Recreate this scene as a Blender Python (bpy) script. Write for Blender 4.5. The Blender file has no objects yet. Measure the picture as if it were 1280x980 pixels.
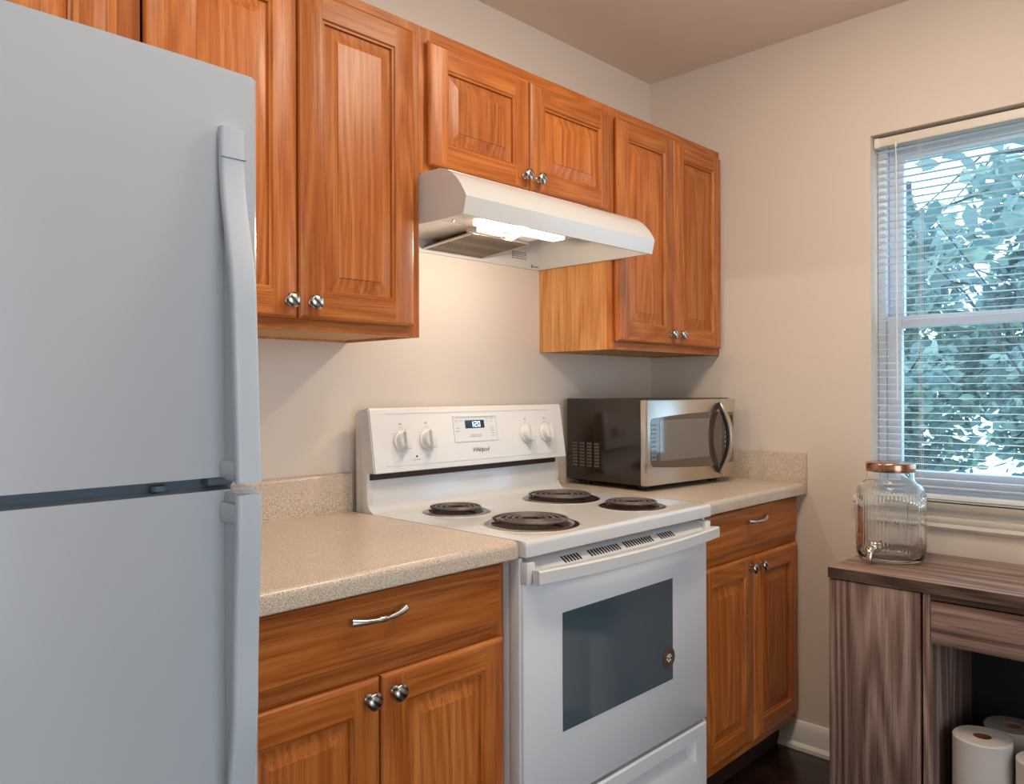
import bpy, bmesh, math, random
from mathutils import Vector, Matrix
PI = math.pi
random.seed(7)
SC = bpy.context.scene
COL = SC.collection

# ------------------------------------------------------------------ camera
YAW, ROLL, FPX, CY = 0.7694036, -0.0033386, 980.853, 488.65
cd = bpy.data.cameras.new('camera')
cam = bpy.data.objects.new('camera', cd)
COL.objects.link(cam)
F = Vector((math.cos(YAW), math.sin(YAW), 0))
R0 = Vector((math.sin(YAW), -math.cos(YAW), 0))
U0 = Vector((0, 0, 1))
R = R0 * math.cos(ROLL) + U0 * math.sin(ROLL)
U = U0 * math.cos(ROLL) - R0 * math.sin(ROLL)
cam.matrix_world = Matrix(((R.x, U.x, -F.x, -2.6316), (R.y, U.y, -F.y, -1.777),
                           (R.z, U.z, -F.z, 1.2321), (0, 0, 0, 1)))
cd.sensor_width = 36.0
cd.lens = FPX / 1280 * 36.0
cd.shift_y = (CY - 490) / 1280
cd.clip_start = 0.02
SC.camera = cam

# ------------------------------------------------------------------ light
SC.view_settings.view_transform = 'Standard'
SC.view_settings.look = 'None'
SC.view_settings.gamma = 1.0
SC.view_settings.use_curve_mapping = False
SC.view_settings.exposure = 0.0

W = bpy.data.worlds.new('sky')
SC.world = W
W.use_nodes = True
W.node_tree.nodes['Background'].inputs[0].default_value = (0.76, 0.87, 1.0, 1)
W.node_tree.nodes['Background'].inputs[1].default_value = 3.7


def lamp(name, loc, target, sx, sy, power, col, spread=PI):
    l = bpy.data.lights.new(name, 'AREA')
    l.shape = 'RECTANGLE'
    l.size, l.size_y, l.energy, l.color = sx, sy, power, col
    l.spread = spread
    o = bpy.data.objects.new(name, l)
    COL.objects.link(o)
    o.location = loc
    o.rotation_euler = (Vector(target) - Vector(loc)).to_track_quat('-Z', 'Y').to_euler()
    return o


pl = bpy.data.lights.new('ceiling_lamp_light', 'POINT')
pl.energy, pl.color, pl.shadow_soft_size = 10, (1.0, 0.86, 0.70), 0.12
po = bpy.data.objects.new('ceiling_lamp_light', pl)
COL.objects.link(po)
po.location = (-1.05, -1.20, 2.29)
lamp('unseen_ceiling_light', (-1.05, -1.20, 2.43), (-1.05, -1.20, 0), 0.35, 0.35, 9.6, (1.0, 0.86, 0.70))
lamp('unseen_ceiling_light', (-2.15, -1.08, 2.43), (-2.15, -1.08, 0), 0.35, 0.35, 8.2, (1.0, 0.86, 0.70))  # second ceiling light, added without a fixture to brighten the hood's left side
hl = bpy.data.lights.new('hood_lamp_light', 'POINT')
hl.energy, hl.color, hl.shadow_soft_size = 4.1, (1.0, 0.84, 0.67), 0.012
ho = bpy.data.objects.new('hood_lamp_light', hl)
COL.objects.link(ho)
ho.location = (-1.10, -0.335, 1.636)


# ------------------------------------------------------------------ materials
def new_mat(name):
    m = bpy.data.materials.new(name)
    m.use_nodes = True
    nt = m.node_tree
    return m, nt, nt.nodes['Principled BSDF']


def plain(name, col, rough=0.5, metal=0.0, spec=0.5, coat=0.0, bump=0.0, bscale=200, var=0.0):
    m, nt, b = new_mat(name)
    b.inputs['Base Color'].default_value = (*col, 1)
    b.inputs['Roughness'].default_value = rough
    b.inputs['Metallic'].default_value = metal
    b.inputs['Specular IOR Level'].default_value = spec
    b.inputs['Coat Weight'].default_value = coat
    if bump or var:
        tc = nt.nodes.new('ShaderNodeTexCoord')
        n = nt.nodes.new('ShaderNodeTexNoise')
        n.inputs['Scale'].default_value = bscale
        n.inputs['Detail'].default_value = 3
        nt.links.new(tc.outputs['Object'], n.inputs['Vector'])
        if bump:
            bp = nt.nodes.new('ShaderNodeBump')
            bp.inputs['Strength'].default_value = bump
            bp.inputs['Distance'].default_value = 0.002
            nt.links.new(n.outputs['Fac'], bp.inputs['Height'])
            nt.links.new(bp.outputs['Normal'], b.inputs['Normal'])
        if var:
            mx = nt.nodes.new('ShaderNodeMix')
            mx.data_type = 'RGBA'
            mx.inputs[6].default_value = (*[c * (1 - var) for c in col], 1)
            mx.inputs[7].default_value = (*[min(1, c * (1 + var)) for c in col], 1)
            nt.links.new(n.outputs['Fac'], mx.inputs[0])
            nt.links.new(mx.outputs[2], b.inputs['Base Color'])
    return m


def wood(name, axis, light, mid, dark, rough=0.36, cath=14.0, coat=0.10, pore=0.55, long=1.0, ringw=0.20):
    """grain along axis (0,1,2); growth-ring contours, soft streaks and fine pores"""
    m, nt, b = new_mat(name)
    N = nt.nodes.new
    L = nt.links.new
    tc = N('ShaderNodeTexCoord')
    oi = N('ShaderNodeObjectInfo')
    mul = N('ShaderNodeVectorMath')
    mul.operation = 'MULTIPLY_ADD'
    rv = N('ShaderNodeCombineXYZ')
    for k, s in enumerate((17.3, 31.7, 23.1)):
        mm = N('ShaderNodeMath')
        mm.operation = 'MULTIPLY'
        mm.inputs[1].default_value = s
        L(oi.outputs['Random'], mm.inputs[0])
        L(mm.outputs[0], rv.inputs[k])
    L(tc.outputs['Object'], mul.inputs[0])
    mul.inputs[1].default_value = (1, 1, 1)
    L(rv.outputs[0], mul.inputs[2])

    def mapped(across, along):
        mp = N('ShaderNodeMapping')
        s = [across] * 3
        s[axis] = along * long
        mp.inputs['Scale'].default_value = s
        L(mul.outputs[0], mp.inputs['Vector'])
        return mp.outputs[0]

    def noise(vec, detail=3, dist=0.0):
        n = N('ShaderNodeTexNoise')
        n.inputs['Scale'].default_value = 1
        n.inputs['Detail'].default_value = detail
        n.inputs['Distortion'].default_value = dist
        L(vec, n.inputs['Vector'])
        return n.outputs['Fac']
    ring = noise(mapped(7.5, 0.7), 1.5, 0.1)
    a = N('ShaderNodeMath'); a.operation = 'MULTIPLY'; a.inputs[1].default_value = cath * 6.28
    L(ring, a.inputs[0])
    s = N('ShaderNodeMath'); s.operation = 'SINE'
    L(a.outputs[0], s.inputs[0])
    rr = N('ShaderNodeMapRange')
    rr.inputs[1].default_value = -1; rr.inputs[2].default_value = 1
    L(s.outputs[0], rr.inputs[0])
    streak = noise(mapped(85, 2.2), 4, 0.15)
    broad = noise(mapped(7, 0.8), 2)
    pores = noise(mapped(330, 8), 2)
    mixv = N('ShaderNodeMath'); mixv.operation = 'MULTIPLY_ADD'
    mixv.inputs[1].default_value = ringw
    L(rr.outputs[0], mixv.inputs[0])
    st2 = N('ShaderNodeMath'); st2.operation = 'MULTIPLY_ADD'; st2.inputs[1].default_value = 0.55
    L(streak, st2.inputs[0])
    br2 = N('ShaderNodeMath'); br2.operation = 'MULTIPLY'; br2.inputs[1].default_value = 0.35
    L(broad, br2.inputs[0])
    L(br2.outputs[0], st2.inputs[2])
    L(st2.outputs[0], mixv.inputs[2])
    ramp = N('ShaderNodeValToRGB')
    ramp.color_ramp.elements[0].position = 0.30
    ramp.color_ramp.elements[0].color = (*dark, 1)
    ramp.color_ramp.elements[1].position = 0.78
    ramp.color_ramp.elements[1].color = (*light, 1)
    e = ramp.color_ramp.elements.new(0.54)
    e.color = (*mid, 1)
    L(mixv.outputs[0], ramp.inputs[0])
    pr = N('ShaderNodeMapRange')
    pr.inputs[1].default_value = 0.53; pr.inputs[2].default_value = 0.68
    pr.inputs[3].default_value = 0.0; pr.inputs[4].default_value = pore
    L(pores, pr.inputs[0])
    mx = N('ShaderNodeMix'); mx.data_type = 'RGBA'
    mx.inputs[7].default_value = (*[c * 0.55 for c in dark], 1)
    L(pr.outputs[0], mx.inputs[0])
    L(ramp.outputs[0], mx.inputs[6])
    hs = N('ShaderNodeHueSaturation')
    vr = N('ShaderNodeMapRange')
    vr.inputs[3].default_value = 0.90; vr.inputs[4].default_value = 1.10
    L(oi.outputs['Random'], vr.inputs[0])
    L(vr.outputs[0], hs.inputs['Value'])
    L(mx.outputs[2], hs.inputs['Color'])
    L(hs.outputs[0], b.inputs['Base Color'])
    b.inputs['Roughness'].default_value = rough
    b.inputs['Specular IOR Level'].default_value = 0.26
    b.inputs['Coat Weight'].default_value = coat
    b.inputs['Coat Roughness'].default_value = 0.22
    bp = N('ShaderNodeBump')
    bp.inputs['Strength'].default_value = 0.25
    bp.inputs['Distance'].default_value = 0.0006
    bp.invert = True
    L(pr.outputs[0], bp.inputs['Height'])
    L(bp.outputs['Normal'], b.inputs['Normal'])
    return m


OAKC = ((0.56, 0.200, 0.052), (0.455, 0.128, 0.024), (0.32, 0.078, 0.012))
OAK_X = wood('oak_grain_across', 0, *OAKC)
OAK_Z = wood('oak_grain_up', 2, *OAKC)
OAK_SIDE = wood('oak_side_veneer', 2, (0.68, 0.34, 0.125), (0.58, 0.26, 0.082), (0.42, 0.155, 0.040), cath=12, rough=0.42)
OAKB = ((0.46, 0.165, 0.038), (0.36, 0.115, 0.022), (0.21, 0.058, 0.010))
OAKB_X = OAK_X
OAKB_Z = OAK_Z
PLY = plain('unfinished_underside', (0.62, 0.36, 0.15), 0.6, var=0.12, bscale=30)
GREYC = ((0.40, 0.27, 0.215), (0.215, 0.130, 0.100), (0.070, 0.034, 0.025))
DESK_Z = wood('weathered_wood_up', 2, *GREYC, rough=0.5, coat=0.05, pore=0.5, cath=9, ringw=0.27)
DESK_Y = wood('weathered_wood_along', 1, *GREYC, rough=0.4, coat=0.15, pore=0.5, cath=9, ringw=0.27)
DESK_D = wood('weathered_wood_edge', 1, (0.17, 0.11, 0.08), (0.09, 0.055, 0.038), (0.04, 0.022, 0.015), rough=0.5, coat=0.05)
DARKIN = plain('desk_inside_shade', (0.006, 0.005, 0.006), 0.55)  # near-black colour stands in for the shade inside the desk

WALL = plain('wall_paint', (0.74, 0.640, 0.540), 0.62, bump=0.06, bscale=160, var=0.02)
CEIL = plain('ceiling_paint', (0.78, 0.67, 0.56), 0.75, bump=0.08, bscale=120)
TRIM = plain('trim_paint', (0.76, 0.70, 0.60), 0.35)
BASEB = plain('baseboard_paint', (0.80, 0.77, 0.72), 0.35)
FLOORM = wood('dark_floor_planks', 1, (0.055, 0.024, 0.016), (0.022, 0.010, 0.008), (0.007, 0.004, 0.004), rough=0.22, coat=0.4)
WHITE = plain('white_enamel', (0.68, 0.665, 0.65), 0.16, coat=0.4)
WHITE_D = plain('white_enamel_door', (0.78, 0.79, 0.80), 0.12, coat=0.5)
WHITE_P = plain('white_plastic', (0.69, 0.675, 0.655), 0.32)
FRIDGE = plain('fridge_enamel', (0.50, 0.515, 0.53), 0.17, coat=0.35, bump=0.03, bscale=350)
FRIDGE_P = plain('fridge_plastic', (0.53, 0.565, 0.60), 0.3)
GASKET = plain('grey_gasket', (0.17, 0.21, 0.25), 0.6)
BLACK = plain('black_plastic', (0.012, 0.012, 0.013), 0.35)
DARKGAP = plain('dark_recess_fill', (0.035, 0.014, 0.010), 0.5)
HOODW = plain('hood_white_enamel', (0.64, 0.625, 0.60), 0.22, coat=0.3)
NICKEL = plain('brushed_nickel', (0.62, 0.58, 0.53), 0.30, metal=1.0)
CHROME = plain('chrome', (0.72, 0.66, 0.58), 0.12, metal=1.0)
PANM = plain('drip_pan_chrome', (0.40, 0.34, 0.29), 0.22, metal=1.0)
BURNT = plain('burnt_pan_bowl', (0.020, 0.010, 0.007), 0.5)
COIL = plain('burner_coil', (0.12, 0.098, 0.092), 0.4, metal=0.3)
STEEL = plain('stainless_steel', (0.62, 0.56, 0.50), 0.28, metal=1.0, var=0.03, bscale=20)
MWBODY = plain('microwave_case', (0.022, 0.013, 0.009), 0.16, spec=0.6)
COPPER = plain('copper_lid', (0.55, 0.30, 0.19), 0.22, metal=1.0)
PAPER = plain('paper_towel', (0.60, 0.55, 0.51), 0.9, bump=0.5, bscale=120)
CARD = plain('cardboard_core', (0.25, 0.085, 0.035), 0.85)
WRAP = plain('plastic_wrapped_paper', (0.36, 0.31, 0.27), 0.15, coat=0.6)
SLAT = plain('blind_slat', (0.78, 0.83, 0.88), 0.4)
BLINDP = plain('blind_rail', (0.80, 0.74, 0.65), 0.4)
VINYL = plain('vinyl_window', (0.74, 0.78, 0.84), 0.35)
INK = plain('grey_print', (0.22, 0.20, 0.19), 0.6)
INKL = plain('pale_grey_print', (0.45, 0.42, 0.40), 0.6)
PRINTW = plain('white_print', (0.6, 0.57, 0.53), 0.6)
OVENGL = plain('oven_glass', (0.075, 0.105, 0.125), 0.06, spec=0.6, coat=0.3)
MWGL = plain('microwave_window_mesh', (0.16, 0.135, 0.115), 0.07, spec=0.8, coat=0.6)
MWFR = plain('microwave_door_frame', (0.085, 0.055, 0.032), 0.08, spec=0.8, coat=0.6)
SLOTM = plain('vent_slot', (0.02, 0.018, 0.016), 0.7)


def knob_mat():
    m, nt, b = new_mat('swirled_pewter')
    N = nt.nodes.new
    tc = N('ShaderNodeTexCoord'); w = N('ShaderNodeTexWave')
    mp = N('ShaderNodeMapping'); mp.inputs['Rotation'].default_value = (0, 0.9, 0)
    w.inputs['Scale'].default_value = 26
    w.inputs['Distortion'].default_value = 3.0
    w.inputs['Detail Scale'].default_value = 1.0
    r = N('ShaderNodeValToRGB')
    r.color_ramp.elements[0].color = (0.16, 0.15, 0.145, 1)
    r.color_ramp.elements[1].color = (0.72, 0.67, 0.60, 1)
    r.color_ramp.elements[0].position = 0.25
    r.color_ramp.elements[1].position = 0.7
    nt.links.new(tc.outputs['Object'], mp.inputs[0])
    nt.links.new(mp.outputs[0], w.inputs['Vector'])
    nt.links.new(w.outputs['Fac'], r.inputs[0])
    nt.links.new(r.outputs[0], b.inputs['Base Color'])
    b.inputs['Metallic'].default_value = 1.0
    b.inputs['Roughness'].default_value = 0.28
    return m


KNOB = knob_mat()


def laminate():
    m, nt, b = new_mat('speckled_laminate')
    N = nt.nodes.new; L = nt.links.new
    tc = N('ShaderNodeTexCoord')
    n = N('ShaderNodeTexNoise'); n.inputs['Scale'].default_value = 430; n.inputs['Detail'].default_value = 2.0
    n2 = N('ShaderNodeTexNoise'); n2.inputs['Scale'].default_value = 8; n2.inputs['Detail'].default_value = 3
    L(tc.outputs['Object'], n.inputs['Vector']); L(tc.outputs['Object'], n2.inputs['Vector'])
    r = N('ShaderNodeValToRGB')
    cr = r.color_ramp
    cr.elements[0].position = 0.33; cr.elements[0].color = (0.33, 0.24, 0.165, 1)
    cr.elements[1].position = 0.70; cr.elements[1].color = (0.84, 0.74, 0.62, 1)
    e = cr.elements.new(0.44); e.color = (0.57, 0.455, 0.345, 1)
    e = cr.elements.new(0.56); e.color = (0.66, 0.54, 0.42, 1)
    L(n.outputs['Fac'], r.inputs[0])
    mx = N('ShaderNodeMix'); mx.data_type = 'RGBA'; mx.blend_type = 'MULTIPLY'
    mx.inputs[0].default_value = 0.12
    L(r.outputs[0], mx.inputs[6]); L(n2.outputs['Color'], mx.inputs[7])
    L(mx.outputs[2], b.inputs['Base Color'])
    b.inputs['Roughness'].default_value = 0.30
    return m


LAMI = laminate()


def emis(name, col, s):
    m, nt, b = new_mat(name)
    b.inputs['Base Color'].default_value = (*col, 1)
    b.inputs['Emission Color'].default_value = (*col, 1)
    b.inputs['Emission Strength'].default_value = s
    return m


LENS = emis('lit_lamp_lens', (1.0, 0.90, 0.76), 2.5)
DIGIT = emis('lit_digits', (0.55, 0.78, 1.0), 1.1)
DISPLAY = plain('display_glass', (0.008, 0.012, 0.035), 0.1)


def pane_mat():
    m, nt, b = new_mat('window_pane')
    N = nt.nodes.new
    t = N('ShaderNodeBsdfTransparent'); t.inputs[0].default_value = (0.80, 0.93, 1.0, 1)
    g = N('ShaderNodeBsdfGlossy'); g.inputs['Roughness'].default_value = 0.02
    mx = N('ShaderNodeMixShader'); mx.inputs[0].default_value = 0.06
    nt.links.new(t.outputs[0], mx.inputs[1]); nt.links.new(g.outputs[0], mx.inputs[2])
    nt.links.new(mx.outputs[0], nt.nodes['Material Output'].inputs['Surface'])
    return m


PANE = pane_mat()


def glass_mat():
    m, nt, b = new_mat('clear_ribbed_glass')
    b.inputs['Base Color'].default_value = (0.985, 1.0, 0.995, 1)
    b.inputs['Roughness'].default_value = 0.0
    b.inputs['IOR'].default_value = 1.30
    b.inputs['Transmission Weight'].default_value = 1.0
    return m


GLASS = glass_mat()


def filter_mat():
    m, nt, b = new_mat('aluminium_filter_mesh')
    N = nt.nodes.new; L = nt.links.new
    tc = N('ShaderNodeTexCoord')
    mp = N('ShaderNodeMapping'); mp.inputs['Rotation'].default_value = (0, 0, PI / 4)
    ck = N('ShaderNodeTexVoronoi'); ck.inputs['Scale'].default_value = 165
    ck.inputs['Randomness'].default_value = 0.0
    r = N('ShaderNodeValToRGB')
    r.color_ramp.elements[0].color = (0.018, 0.013, 0.008, 1)
    r.color_ramp.elements[1].color = (0.20, 0.145, 0.09, 1)
    r.color_ramp.elements[0].position = 0.34; r.color_ramp.elements[1].position = 0.70
    L(tc.outputs['Object'], mp.inputs[0]); L(mp.outputs[0], ck.inputs['Vector'])
    L(ck.outputs['Distance'], r.inputs[0]); L(r.outputs[0], b.inputs['Base Color'])
    b.inputs['Metallic'].default_value = 0.4; b.inputs['Roughness'].default_value = 0.45
    return m


FILTER = filter_mat()
def leaf(name, col):
    m, nt, b = new_mat(name)
    b.inputs['Base Color'].default_value = (*col, 1)
    b.inputs['Roughness'].default_value = 0.5
    t = nt.nodes.new('ShaderNodeBsdfTranslucent')
    t.inputs['Color'].default_value = (*[min(1, c * 1.2) for c in col], 1)
    mx = nt.nodes.new('ShaderNodeMixShader')
    mx.inputs[0].default_value = 0.45
    nt.links.new(b.outputs[0], mx.inputs[1])
    nt.links.new(t.outputs[0], mx.inputs[2])
    nt.links.new(mx.outputs[0], nt.nodes['Material Output'].inputs['Surface'])
    return m


LEAFS = [leaf('leaf_green_%s' % n, c) for n, c in
         (('teal', (0.24, 0.35, 0.33)), ('deep', (0.16, 0.26, 0.25)), ('pale', (0.38, 0.50, 0.41)))]
BARK = plain('bark', (0.10, 0.10, 0.11), 0.9, bump=0.5, bscale=30)
GRASSM = plain('lawn_green', (0.07, 0.16, 0.09), 0.9, var=0.3, bscale=5)


# ------------------------------------------------------------------ mesh helpers
ORG = {}


def obj(name, bm, mats, parent=None, bbox_origin=True, angle=35, recalc=True):
    if recalc:
        bmesh.ops.recalc_face_normals(bm, faces=bm.faces[:])
    me = bpy.data.meshes.new(name)
    vs = [v.co for v in bm.verts]
    lo = Vector([min(v[k] for v in vs) for k in range(3)])
    hi = Vector([max(v[k] for v in vs) for k in range(3)])
    c = (lo + hi) / 2
    if parent is None:
        c.z = lo.z
    for v in bm.verts:
        v.co -= c
    for f in bm.faces:
        f.smooth = True
    bm.to_mesh(me)
    bm.free()
    if not isinstance(mats, (list, tuple)):
        mats = [mats]
    for m in mats:
        me.materials.append(m)
    me.set_sharp_from_angle(angle=math.radians(angle))
    o = bpy.data.objects.new(name, me)
    COL.objects.link(o)
    if parent is not None:
        o.parent = parent
        o.location = c - ORG[parent]
    else:
        o.location = c
    ORG[o] = c
    return o


def root(name, loc, label, cat, group=None, rotz=0.0, local=False):
    o = bpy.data.objects.new(name, None)
    o.empty_display_size = 0.05
    COL.objects.link(o)
    o.location = loc
    o.rotation_euler = (0, 0, rotz)
    ORG[o] = Vector((0, 0, 0)) if local else Vector(loc)
    tag(o, label, cat, group)
    return o


def tag(o, label, cat, group=None, kind=None):
    o['label'] = label
    o['category'] = cat
    if group:
        o['group'] = group
    if kind:
        o['kind'] = kind
    return o


def struct(name, bm, mats, label=None, parent=None, **k):
    o = obj(name, bm, mats, parent, **k)
    if parent is None:
        o['kind'] = 'structure'
        if label:
            o['label'] = label
            o['category'] = name.split('_')[0]
    return o


def NB():
    return bmesh.new()


def merge(bm, tb, mi=0, M=None):
    mp = {}
    for v in tb.verts:
        mp[v] = bm.verts.new(M @ v.co if M else v.co)
    for f in tb.faces:
        try:
            nf = bm.faces.new([mp[v] for v in f.verts])
            nf.material_index = mi if mi is not None else f.material_index
        except ValueError:
            pass
    tb.free()


def box(bm, x0, x1, y0, y1, z0, z1, bev=0.0, seg=2, mi=0, M=None):
    tb = bmesh.new()
    bmesh.ops.create_cube(tb, size=1)
    for v in tb.verts:
        v.co = Vector(((x0 + x1) / 2 + v.co.x * abs(x1 - x0), (y0 + y1) / 2 + v.co.y * abs(y1 - y0),
                       (z0 + z1) / 2 + v.co.z * abs(z1 - z0)))
    if bev > 0:
        bmesh.ops.bevel(tb, geom=tb.edges[:], offset=bev, segments=seg, profile=0.5, affect='EDGES')
    merge(bm, tb, mi, M)
    return bm


def B(x0, x1, y0, y1, z0, z1, bev=0.0, seg=2):
    return box(NB(), x0, x1, y0, y1, z0, z1, bev, seg)


def prism(bm, prof, axis, a0, a1, mi=0):
    """prof: 2D polygon in the two other axes (in xyz order), extruded along axis"""
    def mk(p, a):
        q = list(p)
        q.insert(axis, a)
        return bm.verts.new(q)
    v0 = [mk(p, a0) for p in prof]
    v1 = [mk(p, a1) for p in prof]
    n = len(prof)
    for i in range(n):
        f = bm.faces.new((v0[i], v0[(i + 1) % n], v1[(i + 1) % n], v1[i]))
        f.material_index = mi
    for v in (v0[::-1], v1):
        f = bm.faces.new(v)
        f.material_index = mi
    return bm


def lathe(bm, prof, center, axis=(0, 0, 1), seg=32, mi=0, rmod=None, closed=False):
    """prof [(r, h)] along axis"""
    ax = Vector(axis).normalized()
    q = ax.to_track_quat('Z', 'Y')
    rings = []
    for r, h in prof:
        if r < 1e-6:
            rings.append([bm.verts.new(Vector(center) + q @ Vector((0, 0, h)))])
        else:
            ring = []
            for k in range(seg):
                a = 2 * PI * k / seg
                rr = r + (rmod(a, h) if rmod else 0)
                ring.append(bm.verts.new(Vector(center) + q @ Vector((rr * math.cos(a), rr * math.sin(a), h))))
            rings.append(ring)
    pairs = list(zip(rings[:-1], rings[1:]))
    if closed:
        pairs.append((rings[-1], rings[0]))
    for A, Bq in pairs:
        for k in range(seg):
            k2 = (k + 1) % seg
            if len(A) == 1 and len(Bq) == 1:
                continue
            if len(A) == 1:
                f = bm.faces.new((A[0], Bq[k2], Bq[k]))
            elif len(Bq) == 1:
                f = bm.faces.new((A[k], A[k2], Bq[0]))
            else:
                f = bm.faces.new((A[k], A[k2], Bq[k2], Bq[k]))
            f.material_index = mi
    return bm


def sweep(bm, pts, section, up=(0, 0, 1), scales=None, mi=0, caps=True):
    """sweep a 2D section [(side, up)] along pts"""
    pts = [Vector(p) for p in pts]
    n = len(pts)
    rings = []
    for i, p in enumerate(pts):
        t = (pts[min(i + 1, n - 1)] - pts[max(i - 1, 0)]).normalized()
        s = t.cross(Vector(up))
        if s.length < 1e-6:
            s = Vector((1, 0, 0))
        s.normalize()
        u = s.cross(t)
        k = scales[i] if scales else 1.0
        ka, kb = k if isinstance(k, tuple) else (k, k)
        rings.append([bm.verts.new(p + s * a * ka + u * b * kb) for a, b in section])
    m = len(section)
    for A, Bq in zip(rings[:-1], rings[1:]):
        for k in range(m):
            f = bm.faces.new((A[k], A[(k + 1) % m], Bq[(k + 1) % m], Bq[k]))
            f.material_index = mi
    if caps:
        for r in (rings[0][::-1], rings[-1]):
            f = bm.faces.new(r)
            f.material_index = mi
    return bm


def circ(r, n=10, ry=None):
    return [(r * math.cos(2 * PI * k / n), (ry or r) * math.sin(2 * PI * k / n)) for k in range(n)]


def rrect(w, h, r, n=4):
    out = []
    for cx, cy, a0 in ((w / 2 - r, h / 2 - r, 0), (-w / 2 + r, h / 2 - r, 90), (-w / 2 + r, -h / 2 + r, 180), (w / 2 - r, -h / 2 + r, 270)):
        for k in range(n + 1):
            a = math.radians(a0 + 90 * k / n)
            out.append((cx + r * math.cos(a), cy + r * math.sin(a)))
    return out


def rectring(bm, loops, mi=0, fill_last=True, fill_first=False):
    """loops: lists of 4 points (same order); joined by quads"""
    vs = [[bm.verts.new(p) for p in l] for l in loops]
    n = len(loops[0])
    for A, Bq in zip(vs[:-1], vs[1:]):
        for k in range(n):
            f = bm.faces.new((A[k], A[(k + 1) % n], Bq[(k + 1) % n], Bq[k]))
            f.material_index = mi
    if fill_last:
        bm.faces.new(vs[-1]).material_index = mi
    if fill_first:
        bm.faces.new(vs[0][::-1]).material_index = mi
    return vs


# ------------------------------------------------------------------ cabinet helpers (all face -y)
def knob(parent, x, z, y, label=None):
    bm = NB()
    lathe(bm, [(0.0085, 0), (0.0085, 0.002), (0.0055, 0.004), (0.005, 0.012), (0.008, 0.0155), (0.0150, 0.018),
               (0.0165, 0.0205), (0.0155, 0.0235), (0.011, 0.0262), (0.005, 0.0275), (0, 0.028)], (x, y, z), (0, -1, 0), 24)
    return obj('knob', bm, KNOB, parent, angle=50)


def pull(parent, x, z, y, half=0.058):
    pts, sc = [], []
    n = 24
    for i in range(n + 1):
        t = -1 + 2 * i / n
        a = abs(t)
        out = 0.024 - 0.012 * a ** 2.2
        zz = z - 0.0015 * (1 - a * a) + 0.004 * (a ** 3) * (1 if t > 0 else 0.3)
        pts.append((x + half * t, y - out, zz))
        w = 0.55 + 0.6 * a ** 1.6
        if a < 0.16:
            w = 0.95 if (i % 2) else 0.75
        sc.append(w)
    bm = NB()
    sweep(bm, pts, circ(0.0072, 10, 0.0072), scales=sc)
    for sgn in (-1, 1):
        sweep(bm, [(x + sgn * half * 0.78, y + 0.001, z), (x + sgn * half * 0.78, y - 0.016, z)], circ(0.0048, 8))
    return obj('pull', bm, NICKEL, parent, angle=50)


def door(parent, x0, x1, z0, z1, yf, mats, th=0.019, st=0.056, kn=None, pnl=True):
    """raised-panel door; front plane yf (facing -y)"""
    mx, mz = mats
    yb = yf + th
    c, d = 0.008, 0.006
    bm = NB()

    def loop(i, y):
        return [(x0 + i, y, z0 + i), (x1 - i, y, z0 + i), (x1 - i, y, z1 - i), (x0 + i, y, z1 - i)]
    # outer edge with stepped lip
    vs = [[bm.verts.new(p) for p in l] for l in (loop(0.005, yb), loop(0, yb - 0.006), loop(0, yf + d), loop(c * 0.35, yf + d * 0.4), loop(c, yf))]
    for A, Bq in zip(vs[:-1], vs[1:]):
        for k in range(4):
            bm.faces.new((A[k], A[(k + 1) % 4], Bq[(k + 1) % 4], Bq[k])).material_index = 0 if k in (0, 2) else 1
    # inner sticking
    vi = [[bm.verts.new(p) for p in l] for l in (loop(st, yf), loop(st + 0.003, yf + 0.0035), loop(st + 0.007, yf + 0.0045), loop(st + 0.0085, yf + 0.012), loop(st + 0.0085, yb))]
    for A, Bq in zip(vi[:-1], vi[1:]):
        for k in range(4):
            bm.faces.new((A[k], Bq[k], Bq[(k + 1) % 4], A[(k + 1) % 4])).material_index = 0 if k in (0, 2) else 1
    # front flats: stiles full height, rails between
    o, i = vs[-1], vi[0]
    V = lambda x, z: bm.verts.new((x, yf, z))
    bl, br, tr, tl = V(x0 + st, z0 + c), V(x1 - st, z0 + c), V(x1 - st, z1 - c), V(x0 + st, z1 - c)
    for f, mi in (((o[0], bl, i[0], i[3], tl, o[3]), 1), ((br, o[1], o[2], tr, i[2], i[1]), 1),
                  ((bl, br, i[1], i[0]), 0), ((tl, i[3], i[2], tr), 0)):
        bm.faces.new(f).material_index = mi
    # back
    for k in range(4):
        bm.faces.new((vs[0][k], vi[-1][k], vi[-1][(k + 1) % 4], vs[0][(k + 1) % 4])).material_index = 1
    dr = obj('door', bm, [mx, mz], parent, angle=25, recalc=False)
    me = dr.data
    if pnl:
        g = st + 0.006
        pb = NB()
        ll = [loop(g, yb - 0.002), loop(g, yf + 0.0105), loop(g + 0.004, yf + 0.0100), loop(g + 0.033, yf + 0.0025), loop(g + 0.0335, yf + 0.0012)]
        rectring(pb, ll, fill_first=True)
        obj('door_panel', pb, mz, dr, angle=12)
    if kn:
        knob(dr, kn[0], kn[1], yf)
    return dr


def drawer_front(parent, x0, x1, z0, z1, yf, mx, px, pz, th=0.019, name='drawer'):
    bm = NB()

    def loop(i, y):
        return [(x0 + i, y, z0 + i), (x1 - i, y, z0 + i), (x1 - i, y, z1 - i), (x0 + i, y, z1 - i)]
    rectring(bm, [loop(0.003, yf + th), loop(0, yf + th - 0.006), loop(0, yf + 0.007), loop(0.004, yf + 0.0045), loop(0.011, yf + 0.002), loop(0.013, yf)], fill_first=True)
    d = obj(name, bm, mx, parent, angle=18)
    pull(d, px, pz, yf)
    return d


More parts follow.
